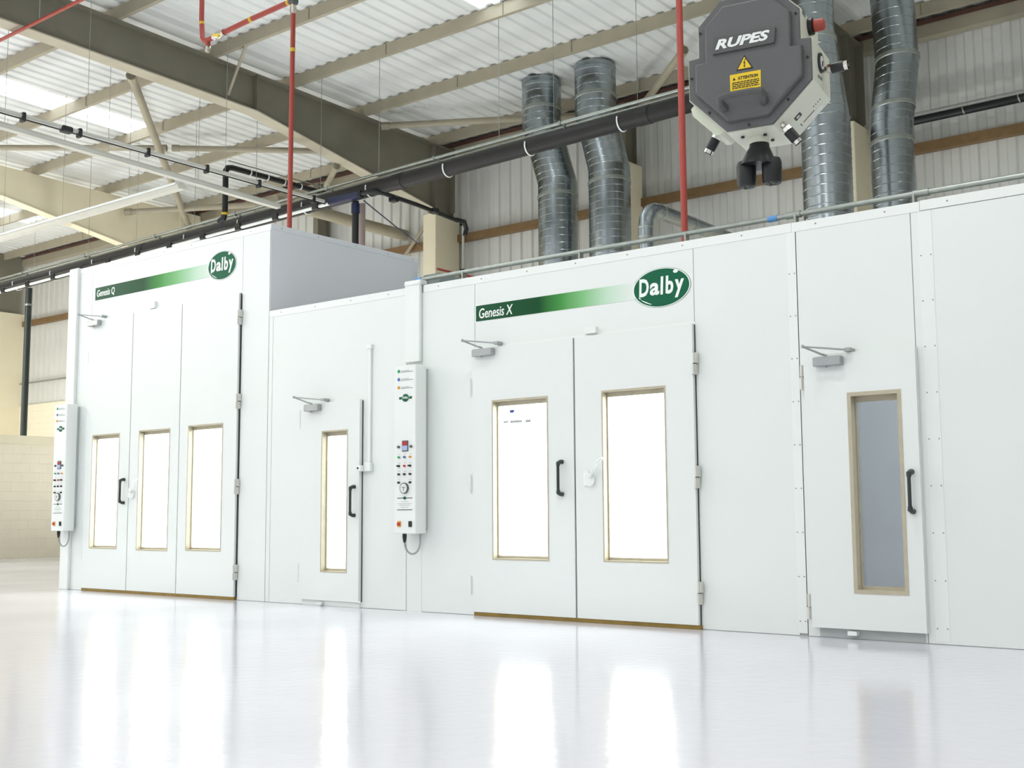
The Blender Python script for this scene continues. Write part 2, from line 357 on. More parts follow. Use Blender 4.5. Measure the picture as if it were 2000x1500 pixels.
# roof bracing
def strut(a, b, r, label, name='roof_brace', m_='taupe', flat=0):
    mb = MB(); mb.tube([a, b], r, 12)
    t = thing(name, label, 'brace', tuple(a)); mb.build('tube', m_, t, True)
    d = (Vector(b)-Vector(a)).normalized()
    for p, s_ in ((Vector(a), 1), (Vector(b), -1)):
        q = MB(); q.tube([p, p+d*s_*(r*2.4)], r*1.25, 8); q.build('end_plate', m_, t)
strut((-20.05, 4.55, 9.62), (-28.6, 12.2, 9.33), .085, 'thick round roof brace slanting down left of the big rafter')
strut((-28.6, 4.4, 9.83), (-23.9, 8.1, 9.77), .07, 'flat lying roof brace crossing below the left rooflights')
strut((-23.8, 8.19, 9.77), (-19.0, 12.2, 9.65), .07, 'roof brace running from the strut crossing to the big rafter')
strut((-28.65, 10.1, 9.37), (-24.1, 12.75, 9.42), .08, 'lower roof brace in front of the cream gable band')
strut((-18.6, 10.1, 9.7), (-14.4, 12.3, 9.62), .075, 'roof brace between the big rafter and the leftmost duct')
strut((-13.6, 12.6, 9.3), (-10.9, 10.4, 9.62), .075, 'roof brace rising to the right behind the second duct')
strut((-19.0, 9.1, 8.62), (-23.2, 12.5, 9.45), .07, 'knee brace from under the rafter haunch down to the left', 'knee_brace')
strut((-18.72, 5.9, 9.3), (-17.7, 5.52, 9.97), .03, 'short thin stay from the big rafter up to a purlin', 'rafter_stay')
strut((-19.3, 12.7, 8.4), (-20.5, 12.7, 7.25), .045, 'short slanting wall brace left of the wide cream column', 'wall_brace')

# ================================================================ BOOTHS
def panel(t, x0, x1, z0, z1, hs=()):
    g_ = .0035; MB().holes(x0+g_, x1-g_, z0+g_, z1, [tuple(h) for h in hs], -.004, .004).build('wall_panel', 'white', t)
def caps(t, x0, x1, z, step=.55):
    mb = MB().box(x0, x1, -.008, .09, z-.075, z, .002); mb.m = 1
    x = x0+.2
    while x < x1-.05: mb.cyl((x, -.011, z-.035), (x, -.006, z-.035), .0065, n=8); x += step
    mb.build('capping_strip', ['strip', 'screw'], t)
def joint_strip(t, x0, x1, z0, z1, s=.335):
    mb = MB().box(x0, x1, -.0065, -.004, z0, z1); mb.m = 1; z = z0+.09
    while z < z1:
        for x in (x0+.014, x1-.014): mb.cyl((x, -.0095, z), (x, -.006, z), .005, n=8)
        z += s
    mb.build('joint_cover', ['strip', 'screw'], t)
def shell(t, x0, x1, ztop, depth, hs, lining='interior'):
    mb = MB().holes(x0, x1, 0, ztop-.004, hs, .004, .06)
    mb.box(x0, x0+.05, .06, depth, 0, ztop-.004); mb.box(x1-.05, x1, .06, depth, 0, ztop-.004)
    mb.box(x0+.05, x1-.05, depth-.05, depth, 0, ztop-.004); mb.box(x0+.05, x1-.05, .06, depth-.05, ztop-.06, ztop-.004)
    mb.build('booth_shell', 'seam', t)
    mb = MB().box(x0+.052, x0+.06, .07, depth-.06, .02, ztop-.08); mb.box(x1-.06, x1-.052, .07, depth-.06, .02, ztop-.08)
    mb.box(x0+.06, x1-.06, depth-.07, depth-.06, .02, ztop-.08); mb.build('inner_lining', lining, t)
def glaze(leaf, x0, x1, z0, z1, yf, lip=.01, rec=.06, bead=.014, pane='glass'):
    """window frame let into a door leaf: outer lip, recessed reveal, inner bead, pane"""
    fr = MB(); g_ = yf+rec
    fr.holes(x0-lip, x1+lip, z0-lip, z1+lip, [(x0, x1, z0, z1)], yf-.003, yf+.002)
    fr.holes(x0, x1, z0, z1, [(x0+.004, x1-.004, z0+.004, z1-.004)], yf-.003, g_+.02)
    fr.holes(x0+.004, x1-.004, z0+.004, z1-.004, [(x0+bead, x1-bead, z0+bead+.014, z1-bead-.03)], g_, g_+.018)
    fo = fr.build('window_frame', 'frame', leaf)
    MB().box(x0+bead-.004, x1-bead+.004, g_+.008, g_+.012, z0+bead+.008, z1-bead-.024).build('window_pane', pane, leaf)
    return fo
def pull(leaf, x, z0, z1, yf):
    so = .062; mb = MB(); r = .014
    mb.tube([(x, yf-so, z0+.03), (x, yf-so, z1-.03)], .0135, 12)
    for z, s_ in ((z0, 1), (z1, -1)):
        mb.tube([(x, yf+.001, z+s_*.018), (x, yf-so*.5, z+s_*.018), (x, yf-so+.004, z+s_*.03), (x, yf-so, z+s_*.055)], [.021, .018, .019, .0165], 12)
    mb.build('handle', 'handle', leaf, True)
def closer(leaf, x, z, yf, w_=.235, arm=.33):
    b_ = MB().box(x, x+w_, yf-.062, yf, z, z+.07, .006); b_.cyl((x+w_*.42, yf-.032, z-.012), (x+w_*.42, yf-.032, z+.085), .013, n=12)
    d = b_.build('door_closer', 'silver', leaf)
    a = MB(); px = x+w_*.42; ez = z+.145
    a.tube([(px, yf-.032, z+.083), (px-.02, yf-.06, z+.09), (px-.12, yf-.17, ez)], .0085, 8)
    a.tube([(px-.12, yf-.17, ez), (px+.17, yf-.03, ez-.035)], .007, 8); a.cyl((px-.12, yf-.17, ez-.012), (px-.12, yf-.17, ez+.012), .012, n=10)
    a.box(px+.15, px+.2, yf-.04, .0, ez-.048, ez-.02, .003); a.build('closer_arm', 'silver', d)
def hinge(leaf, x, z, yf, h=.16, big=True):
    mb = MB()
    if big:
        mb.box(x-.018, x+.018, yf-.014, yf+.03, z, z+h*.48, .003); mb.box(x-.012, x+.026, yf-.014, yf+.03, z+h*.52-.0, z+h, .003)
        mb.cyl((x, yf-.016, z+.004), (x, yf-.016, z+h*.48), .011, n=10); mb.cyl((x+.004, yf-.016, z+h*.53), (x+.004, yf-.016, z+h-.004), .011, n=10)
    else:
        mb.cyl((x, yf-.004, z), (x, yf-.004, z+h*.48), .009, n=10); mb.cyl((x, yf-.004, z+h*.52), (x, yf-.004, z+h), .009, n=10)
    mb.build('hinge', 'grayhinge' if big else 'strip', leaf)
def leaf(t, x0, x1, z0, z1, yf, win, pane='glass', back=.0, **k):
    mb = MB().holes(x0, x1, z0, z1, [win], yf, back); d = mb.build('door', 'white', t)
    glaze(d, *win, yf, pane=pane, **k); return d
def gasket(t, x0, x1, z0, z1, y0=-.03, y1=.0): MB().box(x0, x1, y0, y1, z0, z1).build('door_seal', 'gasket', t)
def oval(t, cx_, cz, a, b):
    n = 64; d = MB()
    def el(k, y): return [(cx_+a*k*math.cos(2*math.pi*i/n), y, cz+(b*k+(0))*math.sin(2*math.pi*i/n)) for i in range(n)]
    def ring(mb, k, y0, y1, mi):
        mb.m = mi; v0, v1 = el(k, y0), el(k, y1); mb.add(v0+v1, [list(range(n)), list(range(2*n-1, n-1, -1))]+[[i, (i+1) % n, n+(i+1) % n, n+i] for i in range(n)])
    ring(d, 1.0, -.0055, -.004, 0); ring(d, .985, -.0065, -.0055, 1); ring(d, .945, -.0075, -.0065, 0)
    o = d.build('logo', ['green', 'decalwhite'], t)
    for ch, xa, xb, za, zb in (('D', -.76, -.42, -.36, .55), ('a', -.39, -.06, -.35, .28), ('l', -.025, .085, -.36, .55), ('b', .15, .42, -.37, .55), ('y', .46, .78, -.6, .3)):
        text(ch, 'lettering', (cx_+xa*a, -.0075, cz+za*b), UX, UZ, (xb-xa)*a, (zb-za)*b, 'decalwhite', o, bold=.03, shear=.06)
    h = MB(); h.add([(cx_+a*(.5+.085*math.cos(t_)), -.0082, cz+b*(.72+.09*math.sin(t_))) for t_ in [2*math.pi*i/16 for i in range(16)]], [list(range(16))])
    for a0, a1 in ((206, 214), (217, 247)):
        q = [math.radians(a0+(a1-a0)*i/10) for i in range(11)]; th = [.018+.02*math.sin(math.pi*i/10) for i in range(11)]
        h.add([(cx_+a*(.87)*math.cos(t_), -.0082, cz+b*.87*math.sin(t_)) for t_ in q]+[(cx_+a*(.87-w_)*math.cos(t_), -.0082, cz+b*(.87-w_*1.3)*math.sin(t_)) for t_, w_ in zip(q, th)],
              [(i, i+1, 12+i, 11+i) for i in range(10)])
    h.build('highlight', 'decalwhite', o)
def banner(t, x0, x1, z0, z1, s, tw):
    MB().box(x0-.01, x0+.04, -.0052, -.004, z0-.008, z1+.008).build('sign_edge', 'decalwhite', t)
    o = MB().box(x0, x1, -.0062, -.0052, z0, z1).build('sign_stripe', 'stripe', t)
    text(s, 'lettering', (x0+.04, -.0064, z0+(z1-z0)*.16), UX, UZ, tw, (z1-z0)*.64, 'decalwhite', o, shear=.12, bold=.012)
def threshold(t, x0, x1): MB().box(x0, x1, -.036, .055, 0, .0345, .003).build('threshold', 'brass', t)
def chip(t, name, m_, *b, **k): return MB().box(*b).build(name, m_, t)

# ---- tall booth (left)
T = thing('spray_booth', 'tall white spray booth at left with three-leaf doors and grey side', 'spray booth', (-12.3, 0, 0))
DO = (-13.78, -10.76, 0, 3.47)
shell(T, -14.2, -10.26, 3.15, 6, [DO])
# raised plenum, 2.4 m deep
mb = MB().holes(-14.2, -10.262, 3.15, 4.186, [(-13.7, -10.8, 3.1, 3.44)], .004, .05)
mb.box(-10.3, -10.262, .05, 2.4, 3.15, 4.186); mb.box(-14.2, -14.16, .05, 2.4, 3.15, 4.186); mb.box(-14.16, -10.3, 2.36, 2.4, 3.15, 4.186)
mb.box(-14.16, -10.3, .05, 2.36, 4.15, 4.186); mb.build('plenum_box', 'seam', T)
side = MB(); side.box(-10.262, -10.256, .006, 2.4, 3.16, 4.13)
side.box(-10.262, -10.25, -.004, 2.41, 4.13, 4.192, .002); side.m = 1
for y in (.15, .7, 1.3, 1.85, 2.3): side.cyl((-10.251, y, 4.16), (-10.247, y, 4.16), .007, n=8)
side.build('side_panel', ['whiteside', 'screw'], T)
panel(T, -14.1, -13.8, 0, 4.12); panel(T, -13.8, -10.735, 3.48, 4.12); panel(T, -10.735, -10.262, 0, 4.12)
caps(T, -14.1, -10.258, 4.19)
MB().box(-13.83, -10.73, -.0062, -.004, 3.44, 3.485).build('header_trim', 'strip', T)
LX = [(-13.785, -12.817), (-12.803, -11.817), (-11.803, -10.752)]
WQ = [(-13.625, -13.04, .54, 1.955), (-12.61, -12.0, .53, 1.965), (-11.63, -11.0, .54, 1.975)]
L_ = [leaf(T, a, b, .035, 3.455, -.04, w_) for (a, b), w_ in zip(LX, WQ)]
gasket(T, -12.817, -12.803, .035, 3.45, -.025, 0); gasket(T, -11.817, -11.803, .035, 3.45, -.025, 0); gasket(T, -10.752, -10.741, .035, 3.46, -.014, .0)
gasket(T, -13.8, -13.787, .035, 3.45, -.004, .0)
for z in (3.09, 2.13, 1.17, .22): hinge(L_[2], -10.74, z, -.04, .17)
for z in (2.9, 2.05, 1.22, .4): hinge(L_[0], -13.8, z, -.03, .16, False)
for x in (-12.5, ): chip(T, 'door_stop', 'strip', x, x+.12, -.035, -.004, 3.47, 3.55)
pull(L_[0], -12.9, 1.08, 1.4, -.04); closer(L_[0], -13.75, 3.37, -.04, .24)
threshold(T, -13.79, -10.75)
mb = MB(); mb.box(-14.16, -10.3, .3, 5.7, 3.03, 3.07); mb.build('ceiling_light', 'glow', T)
banner(T, -13.73, -11.2, 3.72, 3.885, 'Genesis Q', .4); oval(T, -11.115, 3.83, .268, .172)
mb = MB().box(-14.3, -14.1, -.045, .06, 0, 4.2, .008); mb.build('corner_post', 'strip', T)
def lever(leaf_, x, z, yf):
    mb = MB(); n = 20
    mb.tube([(x-.05, yf-.0, z+.06), (x-.05, yf-.012, z+.06)], .028, 16); mb.box(x-.075, x-.01, yf-.016, yf, z-.05, z+.06, .006)
    mb.cyl((x-.01, yf-.022, z), (x-.01, yf, z), .055, n=20)
    mb.tube([(x, yf-.03, z+.02), (x+.06, yf-.05, z+.1), (x+.09, yf-.05, z+.16)], [.014, .012, .011], 10); mb.tube([(x+.09, yf-.05, z+.15), (x+.15, yf-.05, z+.185)], .012, 10)
    mb.m = 1; mb.cyl((x-.045, yf-.019, z+.035), (x-.045, yf-.015, z+.035), .007, n=8); mb.cyl((x-.045, yf-.019, z-.03), (x-.045, yf-.015, z-.03), .007, n=8)
    mb.build('latch', ['strip', 'screw'], leaf_, True)
lever(L_[1], -12.72, 1.2, -.04)

# ---- low section between the booths
T = thing('preparation_cabin', 'low white cabin section with narrow windowed door between the two lettered booths', 'cabin', (-9.2, 0, 0))
DO = (-9.64, -8.78, 0, 2.1); shell(T, -10.258, -8.145, 3.2, 6, [DO])
panel(T, -10.258, -10.19, 0, 3.12); panel(T, -10.19, -8.145, 0, 3.12, [(-9.64, -8.78, 0, 2.1)])
caps(T, -10.255, -8.145, 3.195)
d = leaf(T, -9.665, -8.765, .06, 2.11, -.05, (-9.32, -8.945, .355, 1.8))
MB().box(-8.765, -8.757, -.012, 0, .06, 2.1).build('door_seal', 'gasket', T)
MB().box(-9.64, -8.78, -.02, .05, 0, .055, .003).build('threshold', 'strip', T)
pull(d, -8.83, .91, 1.235, -.05); closer(d, -9.555, 2.025, -.05, .22)
for z in (1.85, .23): hinge(d, -9.675, z, -.045, .2, False)
chip(T, 'door_stop', 'strip', -9.36, -9.3, -.06, .0, .012, .04)
mb = MB(); mb.box(-10.2, -8.2, .2, 5.8, 3.05, 3.09); mb.build('ceiling_light', 'glow', T)

# ---- right lettered booth
T = thing('spray_booth', 'white spray booth at centre right with double windowed doors and long stripe', 'spray booth', (-6.0, 0, 0))
DO = (-7.235, -4.885, 0, 2.47); shell(T, -8.14, -3.96, 3.2, 6.5, [DO])
panel(T, -7.94, -7.255, 0, 3.12); panel(T, -7.255, -4.872, 2.5, 3.12); panel(T, -4.872, -4.02, 0, 3.12)
MB().box(-8.14, -7.94, -.004, .004, 0, 3.12).build('wall_panel', 'white', T)
MB().box(-7.262, -4.865, -.0062, -.004, 2.47, 2.505).build('header_trim', 'strip', T)
caps(T, -7.92, -3.985, 3.195); joint_strip(T, -4.03, -3.958, 0.02, 3.12)
mb = MB().box(-8.14, -7.94, -.045, -.004, 2.43, 3.2, .006); mb.box(-8.15, -7.93, -.05, .06, 3.2, 3.25, .01); mb.build('cable_trunk', 'strip', T)
d1 = leaf(T, -7.25, -6.085, .035, 2.485, -.045, (-7.005, -6.375, .525, 1.975))
d2 = leaf(T, -6.067, -4.875, .035, 2.485, -.045, (-5.775, -5.15, .53, 1.98))
gasket(T, -6.085, -6.067, .035, 2.48, -.028, 0); gasket(T, -4.875, -4.867, .035, 2.48, -.012, 0); 
pull(d1, -6.215, 1.085, 1.405, -.045); closer(d1, -7.215, 2.405, -.045, .24)
lever(d2, -5.9, 1.22, -.045)
for z in (2.06, 1.13, .2): hinge(d2, -4.862, z, -.045, .18)
for z in (2.04, 1.13, .19): hinge(d1, -7.3, z, -.02, .17, False)
chip(T, 'door_stop', 'strip', -5.96, -5.84, -.04, -.004, 2.505, 2.56)
threshold(T, -7.25, -4.86)
# notice seen behind the left pane, stuck inside
mb = MB(); mb.m = 1; mb.add([(-6.82+.03*math.cos(i*.393), .008, 1.875+.016*math.sin(i*.393)) for i in range(16)], [list(range(16))]); mb.m = 0
for k, (a_, b_) in enumerate(((-6.92, -6.86), (-6.84, -6.7), (-6.66, -6.6))): mb.box(a_, b_, .006, .008, 1.77-.004*k, 1.79)
for k in range(5): mb.box(-6.93, -6.65+.02*(k % 3), .006, .008, 1.735-.03*k, 1.739-.03*k)
mb.build('notice', ['lightprint', 'dotblue'], T)
mb = MB(); mb.box(-8.08, -4.02, .3, 6.2, 3.06, 3.1); mb.build('ceiling_light', 'glow', T)
banner(T, -7.24, -5.45, 2.755, 2.905, 'Genesis X', .41); oval(T, -5.185, 2.83, .288, .17)

# ---- right room
T = thing('plant_room_cabin', 'plain white cabin section at far right with one narrow dark window door', 'cabin', (-2, 0, 0))
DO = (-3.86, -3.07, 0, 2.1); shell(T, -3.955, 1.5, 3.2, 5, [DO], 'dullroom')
panel(T, -3.955, -3.045, 0, 3.12, [DO]); panel(T, -3.045, 1.5, 0, 3.12)
caps(T, -3.984, -2.972, 3.195); caps(T, -2.97, 1.5, 3.2)
joint_strip(T, -2.99, -2.89, 0.02, 3.12)
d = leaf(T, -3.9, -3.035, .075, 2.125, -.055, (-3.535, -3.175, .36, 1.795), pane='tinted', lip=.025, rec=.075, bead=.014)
MB().box(-3.86, -3.06, -.006, .05, 0, .07, .003).build('threshold', 'seam', T)
pull(d, -3.095, .915, 1.235, -.055); closer(d, -3.8, 2.03, -.055, .225)
for z in (1.87, .13): hinge(d, -3.925, z, -.03, .19)
chip(T, 'door_stop', 'strip', -3.62, -3.55, -.06, .0, .03, .06)
mb = MB(); mb.box(-3.0, 1, .5, 4.5, 3.05, 3.09); mb.build('ceiling_light', 'roomglow', T)  # glow added to an unlit room to lift the tone behind its window

# ---- control panels
def control(x0, label, grp='control panels hung on the booth fronts'):
    x1 = x0+.29; yf = -.2; t = thing('control_panel', label, 'control panel', (x0+.145, 0, .75), grp)
    mb = MB().box(x0, x1, yf, -.046, .75, 2.38, .008); mb.m = 1; mb.box(x0+.02, x1-.02, -.046, .0-.0045, .8, 2.35)
    mb.build('housing', ['strip', 'seam'], t)
    X = lambda v: x0+v; y1 = yf-.001
    for z, c_ in ((2.325, 'dotgreen'), (2.245, 'dotblue'), (2.165, 'dotamber')):
        MB().cyl((X(.065), yf, z), (X(.065), yf-.006, z), .016).build('indicator_lamp', c_, t)
        mb = MB().box(X(.095), X(.25), yf-.002, yf, z-.012, z-.008); mb.m = 1; mb.box(X(.1), X(.2), yf-.002, yf, z+.0, z+.006); mb.build('printed_line', ['print', 'lightprint'], t)
    n = 24; cx_, cz = X(.155), 2.06
    mb = MB(); mb.box(cx_-.085, cx_-.05, yf-.002, yf, cz-.012, cz+.012); mb.box(cx_+.05, cx_+.085, yf-.002, yf, cz-.012, cz+.012)
    mb.add([(cx_+.045*math.cos(2*math.pi*i/n), yf-.003, cz+.038*math.sin(2*math.pi*i/n)) for i in range(n)], [list(range(n))])
    lg = mb.build('badge', 'green', t); text('Dalby', 'lettering', (cx_-.034, yf-.0035, cz-.014), UX, UZ, .068, .03, 'decalwhite', lg, bold=.02, depth=.001)
    # controller
    mb = MB().box(X(.115), X(.195), yf-.01, yf, 1.54, 1.645, .003); mb.m = 1; mb.box(X(.122), X(.188), yf-.0115, yf-.01, 1.6, 1.635); mb.m = 2; mb.box(X(.122), X(.188), yf-.0115, yf-.01, 1.55, 1.595)
    mb.build('display', ['print', 'displayred', 'displayblue'], t)
    for xx in (.07, .235): MB().cyl((X(xx), yf, 1.585), (X(xx), yf-.018, 1.585), .013).build('knob', 'print', t)
    rows = ((1.485, ('dotgreen', 'dotblue', 'dotamber')), (1.4, ('black', 'dotred', 'black')), (1.32, ('black', 'black', 'black')), (1.24, ('black', None, 'black')))
    for ri, (z, cs) in enumerate(rows):
        for xx, c_ in zip((.075, .15, .225), cs):
            if c_:
                mb = MB().cyl((X(xx), yf, z), (X(xx), yf-.02, z), .0105, n=12)
                if ri == 1 and c_ == 'black': mb.box(X(xx)-.018, X(xx)+.006, yf-.026, yf-.006, z-.006, z+.008)
                mb.build('switch', c_, t)
                MB().box(X(xx)-.018, X(xx)+.018, yf-.0015, yf, z+.028, z+.031).build('printed_line', 'lightprint', t)
    mb = MB().cyl((X(.15), yf, 1.185), (X(.15), yf-.02, 1.185), .052, n=28); mb.m = 1; mb.cyl((X(.15), yf-.02, 1.185), (X(.15), yf-.021, 1.185), .044, n=28); mb.m = 0
    mb.box(X(.147), X(.153), yf-.0225, yf-.021, 1.16, 1.2); mb.box(X(.125), X(.175), yf-.0225, yf-.021, 1.19, 1.194)
    mb.build('pressure_gauge', ['print', 'dial'], t)
    mb = MB().box(X(.05), X(.25), yf-.002, yf, 1.087, 1.095); mb.box(X(.05), X(.25), yf-.002, yf, .975, .982); mb.m = 1
    for z, a_, b_ in ((1.055, .1, .2), (1.035, .06, .24), (1.02, .08, .22), (1.0, .1, .2)): mb.box(X(a_), X(b_), yf-.0015, yf, z, z+.004)
    mb.m = 2; mb.add([(X(.15)+.02*math.cos(2*math.pi*i/n), yf-.003, 1.091+.015*math.sin(2*math.pi*i/n)) for i in range(n)], [list(range(n))])
    mb.build('printed_text', ['print', 'lightprint', 'green'], t)
    mb = MB().box(X(.055), X(.1), yf-.006, yf, .815, .87); mb.m = 1; mb.cyl((X(.078), yf-.006, .842), (X(.078), yf-.022, .842), .015, n=12)
    mb.build('isolator_switch', ['dotamber', 'dotred'], t)
    mb = MB().box(X(.205), X(.245), yf-.012, yf, .815, .87, .003); mb.build('key_switch', 'black', t)
    cg = MB().tube([(X(.09), yf+.06, .75), (X(.09), yf+.06, .72), (X(.09), yf+.06, .665)], [.02, .022, .012], 12)
    MB.build(cg, 'cable_gland', 'black', t, True)
    pts = [(X(.09+.08*(1-math.cos(a))), yf+.06+.05*a/math.pi, .68-.125*math.sin(a)**.8 if math.sin(a) > 0 else .68) for a in [math.pi*i/24 for i in range(25)]]
    pts.append((X(.25), yf+.11, .755)); MB().tube(pts, .0095, 10).build('cable', 'galvd', t, True)
control(-8.13, 'slim white control panel beside the narrow middle door, with gauge and looped cable')
control(-14.27, 'slim white control panel on the left end of the tall booth')
# white trunking with small sensor
t = thing('sensor_trunking', 'thin white vertical trunking with junction box right of the middle door', 'trunking', (-8.65, 0, 1.4))
MB().box(-8.67, -8.635, -.028, -.0045, 1.46, 2.66, .004).build('trunking', 'cream' if 0 else 'strip', t)
MB().box(-8.7, -8.61, -.05, -.0045, 1.37, 1.46, .006).build('junction_box', 'strip', t)
mb = MB().box(-8.76, -8.705, -.09, -.03, 1.37, 1.43, .006); mb.m = 1; mb.cyl((-8.745, -.092, 1.402), (-8.745, -.09, 1.402), .012); mb.build('sensor', ['strip', 'black'], t)
mb = MB().box(-8.69, -8.62, -.04, -.0045, 2.62, 2.67, .005); mb.build('end_bracket', 'strip', t)

# ---- pipe along the top of the right booth
t = thing('top_rail_pipe', 'long galvanised pipe lying along the top edge of the right booth', 'pipe', (-5, .1, 3.2))
MB().tube([(-8.12, .12, 3.285), (-7.6, .12, 3.29), (1.4, .12, 3.29)], .022, 14).build('tube', 'galvd', t, True)
for x in (-4.02, -3.0): MB().cyl((x-.06, .12, 3.29), (x+.06, .12, 3.29), .029).build('coupling', 'galvd', t, True)
for x in (-7.5, -6.1, -5.0, -4.0, -3.05, -2.2):
    MB().box(x-.009, x+.009, .09, .15, 3.196, 3.29, .002).build('clamp', 'galvd', t)
for x in (-8.1, -4.2): MB().cyl((x-.04, .12, 3.287), (x+.04, .12, 3.289), .0255).build('tape', 'bluetape', t, True)

# ================================================================ DUCTS
def duct(pts, r, label, seams=(), group='tall spiral ducts', top_cut=False):
    t = thing('exhaust_duct', label, 'duct', (pts[0][0], pts[0][1], 0), group)
    pts = [Vector(p) for p in pts]; P, R = [], []
    for i in range(len(pts)-1):
        a, b = pts[i], pts[i+1]; L = (b-a).length; n = max(1, int(L/.15)); d = (b-a)/L
        for k in range(n):
            s0 = L*k/n
            if k == 0 and i: s0 += .02
            for ds, dr in ((0, 0), (.007, .004), (.013, .004), (.02, 0)):
                P.append(a+d*(s0+ds)); R.append(r+dr)
        if i == len(pts)-2: P.append(b); R.append(r)
        else: P.append(b-d*.02); R.append(r)
    mb = MB(); n = 40; vs = []
    for p, q in zip(P, R):
        for j in range(n):
            th = 2*math.pi*j/n; vs.append((p.x+q*math.cos(th), p.y+q*math.sin(th), p.z+.035*math.cos(th+.6)*(1 if .3 < p.z < zr(p.y)-.3 else 0)))
    mb.add(vs, [[i*n+j, i*n+(j+1) % n, (i+1)*n+(j+1) % n, (i+1)*n+j] for i in range(len(P)-1) for j in range(n)])
    mb.build('duct_tube', 'galv', t, True, sharp=.25)
    for z in seams:
        i = min(range(len(P)), key=lambda k: abs(P[k].z-z)); p = P[i]
        mb = MB(); vs = []
        for dz, dr in ((-.04, 0), (-.03, .014), (.03, .014), (.04, 0)):
            for j in range(n): th = 2*math.pi*j/n; vs.append((p.x+(r+.001+dr)*math.cos(th), p.y+(r+.001+dr)*math.sin(th), p.z+dz+.035*math.cos(th+.6)))
        mb.add(vs, [[i*n+j, i*n+(j+1) % n, (i+1)*n+(j+1) % n, (i+1)*n+j] for i in range(3) for j in range(n)])
        mb.build('clamp_band', 'galvd', t, True)
    if top_cut:      # scalloped flashing where it meets the ribbed roof
        p = pts[-1]; mb = MB(); vs = []
        for z_, dr in ((p.z-.1, .004), (p.z-.02, .012)):
            for j in range(n):
                th = 2*math.pi*j/n; vs.append((p.x+(r+dr)*math.cos(th), p.y+(r+dr)*math.sin(th), z_+(.03*math.cos(2*math.pi*(p.x+r*math.cos(th))/PITCH) if dr > .01 else 0)-.0258*r*math.sin(th)))
        mb.add(vs, [[j, (j+1) % n, n+(j+1) % n, n+j] for j in range(n)]); mb.build('roof_collar', 'galv', t, True)
duct([(-14.26, 10.9, 0), (-14.26, 10.9, 7.75), (-14.66, 10.9, 9.05), (-14.66, 10.9, zr(10.9)-.012)], .41, 'leftmost tall galvanised duct with a double bend reaching the roof', (7.45, 9.35), top_cut=True)
duct([(-12.97, 10.9, 0), (-12.97, 10.9, 7.8), (-13.28, 10.9, 9.0), (-13.28, 10.9, zr(10.9)-.012)], .42, 'second tall galvanised duct from the left, reaching the roof', (7.55, 9.3), top_cut=True)
duct([(-7.12, 8.0, 0), (-7.12, 8.0, 6.75), (-7.32, 8.0, 8.2), (-7.32, 8.0, zr(8)-.012)], .365, 'tall galvanised duct partly hidden behind the hanging grey power box', (8.05,))
duct([(-7.08, 10.6, 0), (-7.08, 10.6, 7.35), (-6.93, 10.6, 8.45), (-7.0, 10.6, zr(10.6)-.012)], .355, 'rightmost tall galvanised duct with a slight bend', (7.1, 7.6, 8.5))
t = thing('small_duct', 'small galvanised duct rising behind the right booth and turning back', 'duct', (-9.45, 6, 0))
pts = [(-9.45, 6.6, 0), (-9.45, 6.6, 5.25), (-9.45, 6.63, 5.4), (-9.45, 6.72, 5.52), (-9.45, 6.86, 5.58), (-9.45, 7.0, 5.59), (-9.45, 12.8, 5.5)]
MB().tube(pts, .115, 20).build('duct_tube', 'galv', t, True)
for z in (4.6, 4.85, 5.1, 5.25): MB().cyl((-9.45, 6.6, z-.012), (-9.45, 6.6, z+.012), .121, n=20).build('clamp_band', 'galvd', t, True)
for y in (7.05, 8, 9, 10): MB().cyl((-9.45, y-.015, 5.59-(y-7)*.015), (-9.45, y+.015, 5.59-(y-7)*.015), .122, n=20).build('clamp_band', 'galvd', t, True)
# grey plenum duct and red hose on the right booth's roof
one('roof_plenum', MB().box(-10.24, -9.95, 2.46, 5.2, 3.2, 3.98, .02), 'greybox', 'grey green air box on the roof behind the low cabin section', 'air box', (-10.1, 3.5, 3.2))
t = thing('compressed_air_pipe', 'thin dark red pipe on the grey air box beside the wide cream column', 'pipe', (-9.98, 3.4, 4.03))
MB().tube([(-9.98, 2.47, 4.03), (-9.98, 5.18, 4.03)], .016, 8).build('tube', 'red', t, True); MB().box(-10.01, -9.95, 2.7, 2.73, 3.98, 4.03).build('clip', 'galvd', t); MB().box(-10.01, -9.95, 3.4, 3.43, 3.98, 4.03).build('clip', 'galvd', t)

# ================================================================ SERVICES
def zp(x): return 7.59-(abs(x)-9)*.0165         # fall of the drain pipe
t = thing('drain_pipe', 'long thick charcoal pipe hung below the roof from left edge to the power box', 'pipe', (-18, 8, 7.5))
pts = [(-38.8, 8, zp(-38.8)), (-8.75, 8, zp(-8.7)), (-8.6, 8.15, zp(-8.6)), (-8.6, 11.9, zp(-8.6)+.05)]
MB().tube([(-38.8, 8, zp(-38.8)), (-30, 8, zp(-30)), (-20, 8, zp(-20)), (-8.9, 8, zp(-8.9)), (-8.68, 8.06, zp(-8.7)), (-8.6, 8.25, zp(-8.6)), (-8.6, 11.2, zp(-8.6))], .148, 20).build('tube', 'pipe', t, True)
for x in (-10.3, -16.0, -24.6): MB().cyl((x-.12, 8, zp(x-.12)), (x+.12, 8, zp(x+.12)), .158, n=20).build('coupling', 'pipe', t, True)
for x in (-10.76, -12.74, -14.72, -16.8, -18.71, -20.83, -22.78, -24.71, -26.57, -28.52, -30.4):
    mb = MB(); a_ = [math.radians(-200+220*i/14) for i in range(15)]
    mb.tube([(x, 8+.163*math.cos(q), zp(x)+.163*math.sin(q)) for q in a_], .014, 8); mb.build('hook_strap', 'decalwhite', t, True)
